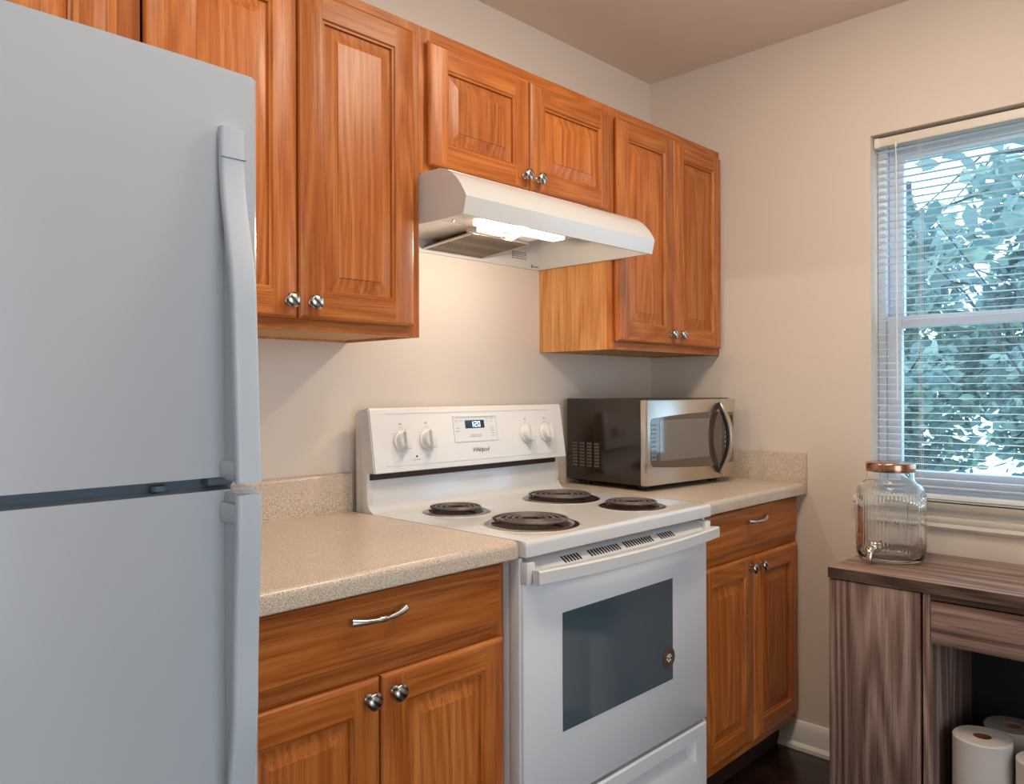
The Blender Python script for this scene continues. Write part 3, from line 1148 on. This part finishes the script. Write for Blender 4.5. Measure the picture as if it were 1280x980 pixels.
# vented top cap and handle
VENTS = ((-1.292, -1.238, 6), (-1.197, -1.088, 11), (-1.060, -0.948, 11), (-0.908, -0.850, 6))
bm = NB()
CAPP = [(-0.606, 0.8690), (-0.613, 0.8690), (-0.645, 0.8475), (-0.648, 0.843), (-0.648, 0.826), (-0.638, 0.822), (-0.606, 0.822)]
prism(bm, CAPP, 0, DX0 - 0.001, DX1 + 0.001)
capo = obj('vented_cap', bm, WHITE_P, od)
obj('shadow_gap_strip', B(DX0 + 0.004, DX1 - 0.004, -0.6065, -0.5995, 0.862, 0.8785), DARKGAP, rg)  # dark strip over the white body, painting the shade under the cooktop lip
for xa, xb in ((DX0 - 0.001, DX0 + 0.024), (DX1 - 0.024, DX1 + 0.001)):
    obj('cap_end', B(xa - 0.0006, xb, -0.6495, -0.606, 0.8215, 0.868, 0.003), WHITE_P, od)
bm = NB()
n = 30
sec = [(-0.011, 0.0135), (0.007, 0.0150), (0.011, 0.0115), (0.0105, -0.0135), (0.005, -0.0160), (-0.007, -0.0150)]
pts = []
for k in range(n + 1):
    t = -1 + 2 * k / n
    bow = 0.012 * (1 - t * t)
    pts.append((-1.0375 + 0.373 * t, -0.6605 - bow - 0.002, 0.8385 - 0.006 * (1 - t * t)))
sweep(bm, pts, sec)
obj('handle', bm, WHITE_P, od, angle=30)
for sx in (-1, 1):
    bm = NB()
    xc = -1.0375 + sx * 0.350
    box(bm, xc - 0.018, xc + 0.018, -0.660, -0.635, 0.826, 0.852, 0.003)
    obj('handle_end', bm, WHITE_P, od)
for x0, x1, nn in VENTS:
    bm = NB()
    for k in range(nn):
        x = x0 + (x1 - x0) * k / (nn - 1)
        prism(bm, [(-0.6285, 0.8600), (-0.6448, 0.8490), (-0.6430, 0.8470), (-0.6267, 0.8580)], 0, x, x + 0.0055)
    obj('vent_slots', bm, SLOTM, capo)
# round sticker
bm = NB()
lathe(bm, [(0, 0.0), (0.0285, 0.0), (0.0285, 0.0012), (0, 0.0012)], (-0.8680, DY - 0.0010, 0.530), (0, -1, 0), 40)
stk = obj('round_sticker', bm, plain('black_sticker', (0.020, 0.012, 0.010), 0.35), od)
bm = NB()
lathe(bm, [(0.0265, 0.0), (0.0265, 0.0006), (0.0250, 0.0006), (0.0250, 0.0)], (-0.8680, DY - 0.0022, 0.530), (0, -1, 0), 40, closed=True)
lathe(bm, [(0.0170, 0.0), (0.0170, 0.0006), (0.0160, 0.0006), (0.0160, 0.0)], (-0.8680, DY - 0.0022, 0.530), (0, -1, 0), 40, closed=True)
for k in range(20):
    a = 2 * PI * k / 20
    cx, cz = -0.8680 + 0.0210 * math.cos(a), 0.530 + 0.0210 * math.sin(a)
    box(bm, cx - 0.0012, cx + 0.0012, DY - 0.0029, DY - 0.0020, cz - 0.0012, cz + 0.0012)
obj('sticker_ring', bm, plain('tan_print', (0.30, 0.17, 0.11), 0.5), od)
bm = NB()
for poly in ([(-12, 5), (-4, 11), (6, 11), (9, 8), (2, 8), (-6, 3)], [(-3, 3), (4, 6), (11, 6), (12, 2), (5, 1), (0, -1)],
             [(-12, 1), (-7, 1), (-4, -3), (-8, -6), (-12, -3)], [(0, -4), (8, -3), (10, -7), (4, -8), (2, -11), (-2, -9)], [(-5, -6), (-2, -5), (-3, -11), (-6, -10)]):
    prism(bm, [(-0.868 + a / 1000, 0.530 + b / 1000) for a, b in poly], 1, DY - 0.0030, DY - 0.0020)
obj('sticker_emblem', bm, plain('pale_print', (0.72, 0.70, 0.68), 0.5), od)
# storage drawer with moulded pull recess
bm = NB()
x0, x1, z0, z1, yf = DX0, DX1, 0.055, 0.306, -0.637


def rl(a, b, c, d, y):
    return [(a, y, c), (b, y, c), (b, y, d), (a, y, d)]


vs = rectring(bm, [rl(x0, x1, z0, z1, -0.604), rl(x0, x1, z0, z1, yf + 0.005), rl(x0 + 0.005, x1 - 0.005, z0 + 0.005, z1 - 0.005, yf),
                   rl(-1.24, -0.70 - 0.03, 0.205, 0.268, yf), rl(-1.225, -0.755, 0.232, 0.262, yf + 0.018)], fill_first=True)
obj('storage_drawer', bm, WHITE_D, rg)

# ================================================================== microwave (local frame: x right along the front, y to the back)
mwr = root('microwave', (-0.587, -0.380, 0.914), 'black and stainless microwave on the right-hand countertop', 'microwave', rotz=math.radians(-4.7), local=True)
MW, MD, MZ0, MZ1 = 0.487, 0.350, 0.018, 0.292
obj('case', B(0.001, MW - 0.001, 0.026, MD, MZ0, MZ1, 0.003), MWBODY, mwr)
for fx in (0.05, MW - 0.05):
    for fy in (0.06, MD - 0.05):
        bm = NB()
        lathe(bm, [(0, 0), (0.013, 0), (0.015, 0.0185), (0, 0.0185)], (fx, fy, 0), seg=12)
        obj('rubber_foot', bm, BLACK, mwr)
DWX = 0.405
obj('control_panel', B(DWX + 0.001, MW, 0.0, 0.027, MZ0, MZ1 - 0.004, 0.004), STEEL, mwr)
obj('control_window', B(DWX + 0.003, MW - 0.012, -0.0012, 0.004, 0.068, 0.243, 0.001), MWFR, mwr)
bm = NB()
for r_ in range(7):
    for c_ in range(3):
        box(bm, DWX + 0.016 + c_ * 0.017, DWX + 0.026 + c_ * 0.017, -0.0018, -0.001, 0.088 + r_ * 0.0165, 0.094 + r_ * 0.0165)
obj('button_print', bm, INKL, mwr)
bm = NB()
box(bm, DWX + 0.012, MW - 0.02, -0.0018, -0.001, 0.206, 0.232)
obj('clock_display', bm, BLACK, mwr)
md = obj('door', B(0.0, DWX - 0.001, 0.0, 0.027, MZ0, MZ1 - 0.004, 0.004), STEEL, mwr)
# bowed-top dark window frame
bm = NB()


def bowed(x0, x1, z0, z1, bow, n=14, side=0.0):
    pts = []
    for k in range(n + 1):
        t = k / n
        pts.append((x0 + (x1 - x0) * t, z0 - bow * (1 - (1 - t) ** 2)))
    for k in range(n + 1):
        t = 1 - k / n
        pts.append((x0 + (x1 - x0) * t, z1 + bow * (1 - (1 - t) ** 2)))
    return pts


bp = bowed(0.028, DWX - 0.001, 0.078, 0.230, 0.016)
# round the two left corners
bp = [(0.018, 0.092), (0.021, 0.083)] + bp + [(0.021, 0.225), (0.018, 0.216)]
prism(bm, bp, 1, -0.0012, 0.004)
obj('window_frame', bm, MWFR, md)
obj('window_screen', B(0.062, 0.330, -0.0019, 0.0005, 0.095, 0.224), MWGL, md)
bm = NB()
for k in range(9):
    for c_ in range(2):
        box(bm, 0.022 + c_ * 0.013, 0.031 + c_ * 0.013, -0.0018, -0.001, 0.098 + k * 0.0135, 0.1045 + k * 0.0135)
obj('screen_print', bm, plain('blue_grey_print', (0.16, 0.22, 0.27), 0.4), md)
# arched handle: steel face over a black back
hp = []
for k in range(21):
    t = -1 + 2 * k / 20
    hp.append((DWX - 0.018 + 0.004 * (1 - t * t), -0.008 - 0.040 * (1 - t * t), 0.1555 + 0.118 * t))
bm = NB()
sweep(bm, hp, rrect(0.006, 0.020, 0.002, 2), up=(1, 0, 0), scales=[(1, 0.45 + 0.55 * (1 - abs(-1 + 2 * k / 20) ** 3)) for k in range(21)])
hdl = obj('door_handle', bm, STEEL, md, angle=40)
bm = NB()
hp2 = [(x - 0.001, y + 0.010, z) for x, y, z in hp]
sweep(bm, hp2, rrect(0.016, 0.018, 0.003, 2), up=(1, 0, 0), scales=[(0.9, 0.45 + 0.5 * (1 - abs(-1 + 2 * k / 20) ** 3)) for k in range(21)])
obj('handle_back', bm, BLACK, md, angle=40)
# side vents: four columns of louvres
LOUV = plain('vent_ridge_metal', (0.20, 0.16, 0.13), 0.3, metal=0.6)
for c_ in range(4):
    y = 0.200 + c_ * 0.033
    bm = NB()
    box(bm, -0.0006, 0.003, y, y + 0.023, 0.061, 0.147)
    vo = obj('vent_grille', bm, SLOTM, mwr)
    bm = NB()
    for r_ in range(8):
        z = 0.0645 + r_ * 0.0105
        box(bm, -0.0016, 0.003, y + 0.001, y + 0.022, z, z + 0.0058, 0.0006, 1)
    obj('vent_louvres', bm, MWBODY if c_ < 0 else LOUV, vo)

# ================================================================== desk / console
DKX0, DKX1, DKY1, DKY0, DKZ = -0.430, -0.030, -0.879, -2.02, 0.735
dk = root('desk_cabinet', (-0.23, -1.45, 0), 'weathered brown wood desk cabinet under the window', 'desk')
obj('desktop', B(DKX0, DKX1, DKY0, DKY1, DKZ - 0.030, DKZ, 0.0015), [DESK_Y], dk)
bm = B(DKX0 - 0.0012, DKX0 + 0.002, DKY0, DKY1, DKZ - 0.0295, DKZ - 0.0010)
obj('edge_band', bm, DESK_D, dk)
zt2 = DKZ - 0.030
obj('end_panel', B(DKX0 + 0.022, DKX1, DKY1 - 0.018, DKY1 - 0.001, 0.0, zt2, 0.001), DESK_Z, dk)
obj('cupboard_door', B(DKX0 + 0.002, DKX0 + 0.020, DKY1 - 0.2385, DKY1 - 0.0015, 0.03, zt2 - 0.003, 0.001), DESK_Z, dk)
obj('divider_panel', B(DKX0 + 0.004, DKX1, -1.1405, -1.1240, 0.0, zt2 - 0.001, 0.001), DESK_Z, dk)
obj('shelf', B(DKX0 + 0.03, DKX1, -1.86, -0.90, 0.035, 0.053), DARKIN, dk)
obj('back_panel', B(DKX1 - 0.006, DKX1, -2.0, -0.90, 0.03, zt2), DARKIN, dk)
obj('rail', B(DKX0 + 0.006, DKX0 + 0.026, -1.88, -1.141, 0.690, zt2 - 0.0005), DESK_D, dk)
obj('drawer', B(DKX0 + 0.004, DKX0 + 0.022, -1.872, -1.1425, 0.577, 0.6855, 0.001), DESK_Y, dk)
bm = NB()
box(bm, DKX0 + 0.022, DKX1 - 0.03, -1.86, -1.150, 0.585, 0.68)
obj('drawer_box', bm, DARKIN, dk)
obj('end_panel', B(DKX0 + 0.004, DKX1, DKY0 + 0.001, DKY0 + 0.018, 0.0, zt2, 0.001), DESK_Z, dk)
obj('divider_panel', B(DKX0 + 0.004, DKX1, -1.89, -1.874, 0.0, zt2 - 0.001, 0.001), DESK_Z, dk)
obj('cupboard_door', B(DKX0 + 0.002, DKX0 + 0.020, DKY0 + 0.0015, -1.893, 0.03, zt2 - 0.003, 0.001), DESK_Z, dk)


# ------------------------------------------------------------------ paper towel rolls
def towel(loc, R_, h, core, label, mat, group='paper towel rolls'):
    r = root('paper_towel_roll', loc, label, 'paper towels', group)
    x, y, z = loc
    bm = NB()
    lathe(bm, [(core, h), (R_ - 0.004, h), (R_, h - 0.004), (R_, 0.004), (R_ - 0.004, 0), (core, 0)], (x, y, z), seg=48, closed=True)
    obj('paper', bm, mat, r)
    bm = NB()
    lathe(bm, [(core, h - 0.002), (core - 0.0015, h - 0.002), (core - 0.0015, 0.001), (core, 0.001)], (x, y, z), seg=32, closed=True)
    obj('cardboard_core', bm, CARD, r)
    return r


towel((-0.335, -1.238, 0.0532), 0.068, 0.285, 0.0215, 'white paper towel roll standing nearest the divider panel', PAPER)
towel((-0.345, -1.379, 0.0532), 0.064, 0.268, 0.0215, 'white paper towel roll cut off by the right edge of the photo', PAPER)
towel((-0.195, -1.275, 0.0532), 0.066, 0.280, 0.0215, 'plastic-wrapped paper towel roll behind the two white rolls', WRAP)

# ================================================================== drink dispenser
dsx, dsy, dsz = -0.205, -0.972, DKZ
ds = root('drink_dispenser', (dsx, dsy, dsz), 'clear ribbed glass drink dispenser with copper lid on the desk', 'drink dispenser')


def rib(a, h):
    k = max(0.0, min(1.0, (h - 0.03) / 0.02)) * max(0.0, min(1.0, (0.205 - h) / 0.02))
    return 0.0016 * k * math.cos(a * 60)


out = [(0, 0.004), (0.060, 0.002), (0.080, 0.000), (0.088, 0.004), (0.0955, 0.014), (0.098, 0.028)]
out += [(0.098, 0.03 + 0.16 * k / 16) for k in range(1, 17)]
out += [(0.0975, 0.198), (0.094, 0.212), (0.086, 0.224), (0.076, 0.231), (0.0695, 0.236), (0.0675, 0.244), (0.0670, 0.258), (0.0670, 0.266)]
inn = [(0.0635, 0.266), (0.0635, 0.240), (0.073, 0.2275), (0.083, 0.2200), (0.0905, 0.209), (0.0938, 0.196), (0.0940, 0.03), (0.090, 0.018), (0.080, 0.0125), (0, 0.012)]
KS = 0.95
out = [(r_ * KS, h_ * 0.985) for r_, h_ in out]
inn = [(r_ * KS, h_ * 0.985) for r_, h_ in inn]
bm = NB()
lathe(bm, out, (dsx, dsy, dsz), seg=360, rmod=rib)
lathe(bm, inn, (dsx, dsy, dsz), seg=360)
bmesh.ops.remove_doubles(bm, verts=bm.verts[:], dist=1e-6)
# close the lip between the outer and inner shells
top_o = sorted([v for v in bm.verts if abs(v.co.z - dsz - 0.266 * 0.985) < 1e-5 and (v.co.xy - Vector((dsx, dsy))).length > 0.0655 * KS], key=lambda v: math.atan2(v.co.y - dsy, v.co.x - dsx))
top_i = sorted([v for v in bm.verts if abs(v.co.z - dsz - 0.266 * 0.985) < 1e-5 and (v.co.xy - Vector((dsx, dsy))).length < 0.0655 * KS], key=lambda v: math.atan2(v.co.y - dsy, v.co.x - dsx))
for k in range(360):
    bm.faces.new((top_o[k], top_o[(k + 1) % 360], top_i[(k + 1) % 360], top_i[k]))
obj('glass_jar', bm, GLASS, ds, angle=60)
bm = NB()
lathe(bm, [(r_ * KS, h_ * 0.985) for r_, h_ in [(0, 0.290), (0.060, 0.290), (0.068, 0.288), (0.0705, 0.284), (0.0700, 0.280), (0.0705, 0.276), (0.0700, 0.268), (0.0690, 0.262), (0.0680, 0.262), (0.0680, 0.2675), (0, 0.2675)]],
      (dsx, dsy, dsz), seg=64)
obj('lid', bm, COPPER, ds, angle=40)
# spigot towards the room
ang = math.radians(174)
dv = Vector((math.cos(ang), math.sin(ang), 0))
sp = Vector((dsx, dsy, dsz + 0.046)) + dv * 0.0915
bm = NB()
lathe(bm, [(0, -0.004), (0.015, -0.004), (0.016, 0.002), (0.010, 0.005), (0.009, 0.020)], sp, dv, 20)
sweep(bm, [sp + dv * 0.016, sp + dv * 0.028, sp + dv * 0.035 + Vector((0, 0, -0.006)), sp + dv * 0.040 + Vector((0, 0, -0.020)), sp + dv * 0.041 + Vector((0, 0, -0.031))],
      circ(0.010, 12), scales=[0.9, 1.15, 1.2, 1.0, 0.85], up=(dv.y, -dv.x, 0))
tap = obj('spigot', bm, CHROME, ds, angle=50)
bm = NB()
side = Vector((-dv.y, dv.x, 0))
sweep(bm, [sp + dv * 0.028, sp + dv * 0.027 + Vector((0, 0, 0.022))], circ(0.0048, 10))
sweep(bm, [sp + dv * 0.027 + Vector((0, 0, 0.024)) + side * -0.006, sp + dv * 0.027 + Vector((0, 0, 0.024)) + side * 0.026], rrect(0.010, 0.007, 0.003, 2))
obj('spigot_lever', bm, CHROME, tap)

# ================================================================== mini blind
bl = root('window_blind', (0.035, (WY0 + WY1) / 2, 0.893), 'white mini blind with open slats in the window', 'blind')
BY0, BY1 = WY0 + 0.012, WY1 - 0.006
hr = obj('headrail', B(0.020, 0.050, BY0, BY1, 2.016, 2.044, 0.0015), BLINDP, bl)
obj('headrail_end', B(0.0185, 0.0515, BY1 - 0.014, BY1 + 0.001, 2.0145, 2.0455, 0.001), BLINDP, hr)
bm = NB()
zs = []
z = 0.930
while z < 2.008:
    zs.append(z)
    z += 0.0228
for z in zs:
    rows = []
    for k in range(5):
        t = -1 + k / 2
        rows.append((0.035 + 0.0122 * t, z + 0.0016 * (1 - t * t)))
    pr_ = rows + [(a, b - 0.0005) for a, b in rows[::-1]]
    prism(bm, pr_, 1, BY0 + 0.004, BY1 - 0.004)
obj('slats', bm, SLAT, bl)
obj('bottom_rail', B(0.022, 0.048, BY0 + 0.003, BY1 - 0.003, 0.8935, 0.908, 0.003), SLAT, bl)
for y in (-0.985, -1.32, -1.65):
    bm = NB()
    for dx in (-0.0128, 0.0128):
        for dy in (-0.0022, 0.0022):
            sweep(bm, [(0.035 + dx, y + dy, 0.905), (0.035 + dx, y + dy, 2.018)], circ(0.0005, 6))
    obj('ladder_cord', bm, BLINDP, bl)
bm = NB()
sweep(bm, [(0.0165, -0.918, 2.030), (0.013, -0.918, 2.012), (0.014, -0.919, 1.98), (0.014, -0.921, 1.20)], circ(0.0022, 8))
obj('tilt_wand', bm, SLAT, bl)
bm = NB()
lathe(bm, [(0, 0), (0.004, 0.002), (0.004, 0.018), (0, 0.022)], (0.0135, -0.918, 2.004), seg=10)
obj('wand_hook', bm, BLINDP, bl)

# ================================================================== outside
struct('ground', B(TH + 0.02, 16, -10, 10, -0.62, -0.55), GRASSM, 'lawn outside the window')


def tree(name, x, y, h, crown_c, crown_r, n, size, seed, label, mats, trunk_r=0.09):
    rnd = random.Random(seed)
    r = root(name, (x, y, -0.55), label, 'tree', 'trees outside the window')
    bm = NB()
    top = Vector((x, y, h))
    base = Vector((x, y, -0.55))
    pts = [base.lerp(top, k / 8) + Vector((rnd.uniform(-.05, .05), rnd.uniform(-.05, .05), 0)) * (k > 0) for k in range(9)]
    sweep(bm, pts, circ(trunk_r, 10), up=(1, 0, 0), scales=[1.2 - 0.9 * k / 8 for k in range(9)])
    cc, cr = Vector(crown_c), Vector(crown_r)
    for k in range(12):
        p = pts[rnd.randint(3, 8)]
        e = cc + Vector((rnd.uniform(-1, 1) * cr.x, rnd.uniform(-1, 1) * cr.y, rnd.uniform(-.8, .9) * cr.z)) * 0.8
        m = p.lerp(e, 0.5) + Vector((0, 0, 0.15))
        sweep(bm, [p, m, e], circ(trunk_r * 0.22, 6), up=(1, 0, 0.1), scales=[1, 0.7, 0.3])
    obj('trunk', bm, BARK, r)
    bm = NB()
    clusters = [Vector((rnd.uniform(-.8, .8), rnd.uniform(-.8, .8), rnd.uniform(-.8, .8))) for _ in range(26)]
    for k in range(n):
        q = clusters[rnd.randint(0, 25)] + Vector((rnd.uniform(-.25, .25), rnd.uniform(-.25, .25), rnd.uniform(-.25, .25)))
        c = cc + Vector((q.x * cr.x, q.y * cr.y, q.z * cr.z))
        s = size * rnd.uniform(0.6, 1.3)
        u = Vector((rnd.gauss(0, 1), rnd.gauss(0, 1), rnd.gauss(0, 0.6))).normalized()
        w = u.cross(Vector((rnd.gauss(0, 1), rnd.gauss(0, 1), rnd.gauss(0, 1)))).normalized()
        nn = u.cross(w)
        vs = [bm.verts.new(c + u * a * s + w * b * s + nn * d * s) for a, b, d in
              ((-0.5, 0, 0), (-0.12, 0.26, -.05), (0.28, 0.19, -.06), (0.55, 0, -.14), (0.28, -0.19, -.06), (-0.12, -0.26, -.05))]
        mi = rnd.choice((0, 0, 1, 2))
        bm.faces.new((vs[0], vs[1], vs[2], vs[3])).material_index = mi
        bm.faces.new((vs[0], vs[3], vs[4], vs[5])).material_index = mi
    obj('crown', bm, mats, r, recalc=False)
    return r


tree('tree', 2.6, -0.95, 2.6, (2.55, -0.42, 2.25), (0.55, 0.5, 0.42), 150, 0.16, 11, 'nearest broad-leaved tree outside the window, large leaves', LEAFS, 0.04)
tree('tree', 4.5, 0.80, 2.0, (4.5, 0.62, 1.05), (0.7, 0.62, 0.75), 2300, 0.10, 12, 'bushy green tree outside the left half of the window', LEAFS)
tree('tree', 4.6, -0.70, 2.0, (4.6, -0.62, 0.85), (0.7, 0.55, 0.75), 2500, 0.10, 13, 'low green tree outside the bottom right of the window', LEAFS)
tree('tree', 7.4, 1.75, 4.0, (7.4, 1.85, 2.0), (0.9, 0.95, 1.6), 3600, 0.15, 14, 'tall tree farther behind the bushy green one', LEAFS, 0.12)
tree('tree', 7.6, -0.30, 3.4, (7.6, -0.15, 2.1), (0.9, 0.95, 1.6), 3600, 0.15, 15, 'far tree seen through the right of the window', LEAFS, 0.12)
tree('tree', 11.0, 2.4, 4.6, (11.0, 2.3, 2.2), (0.9, 1.5, 2.3), 2600, 0.22, 16, 'most distant tree showing between the nearer crowns', LEAFS, 0.13)
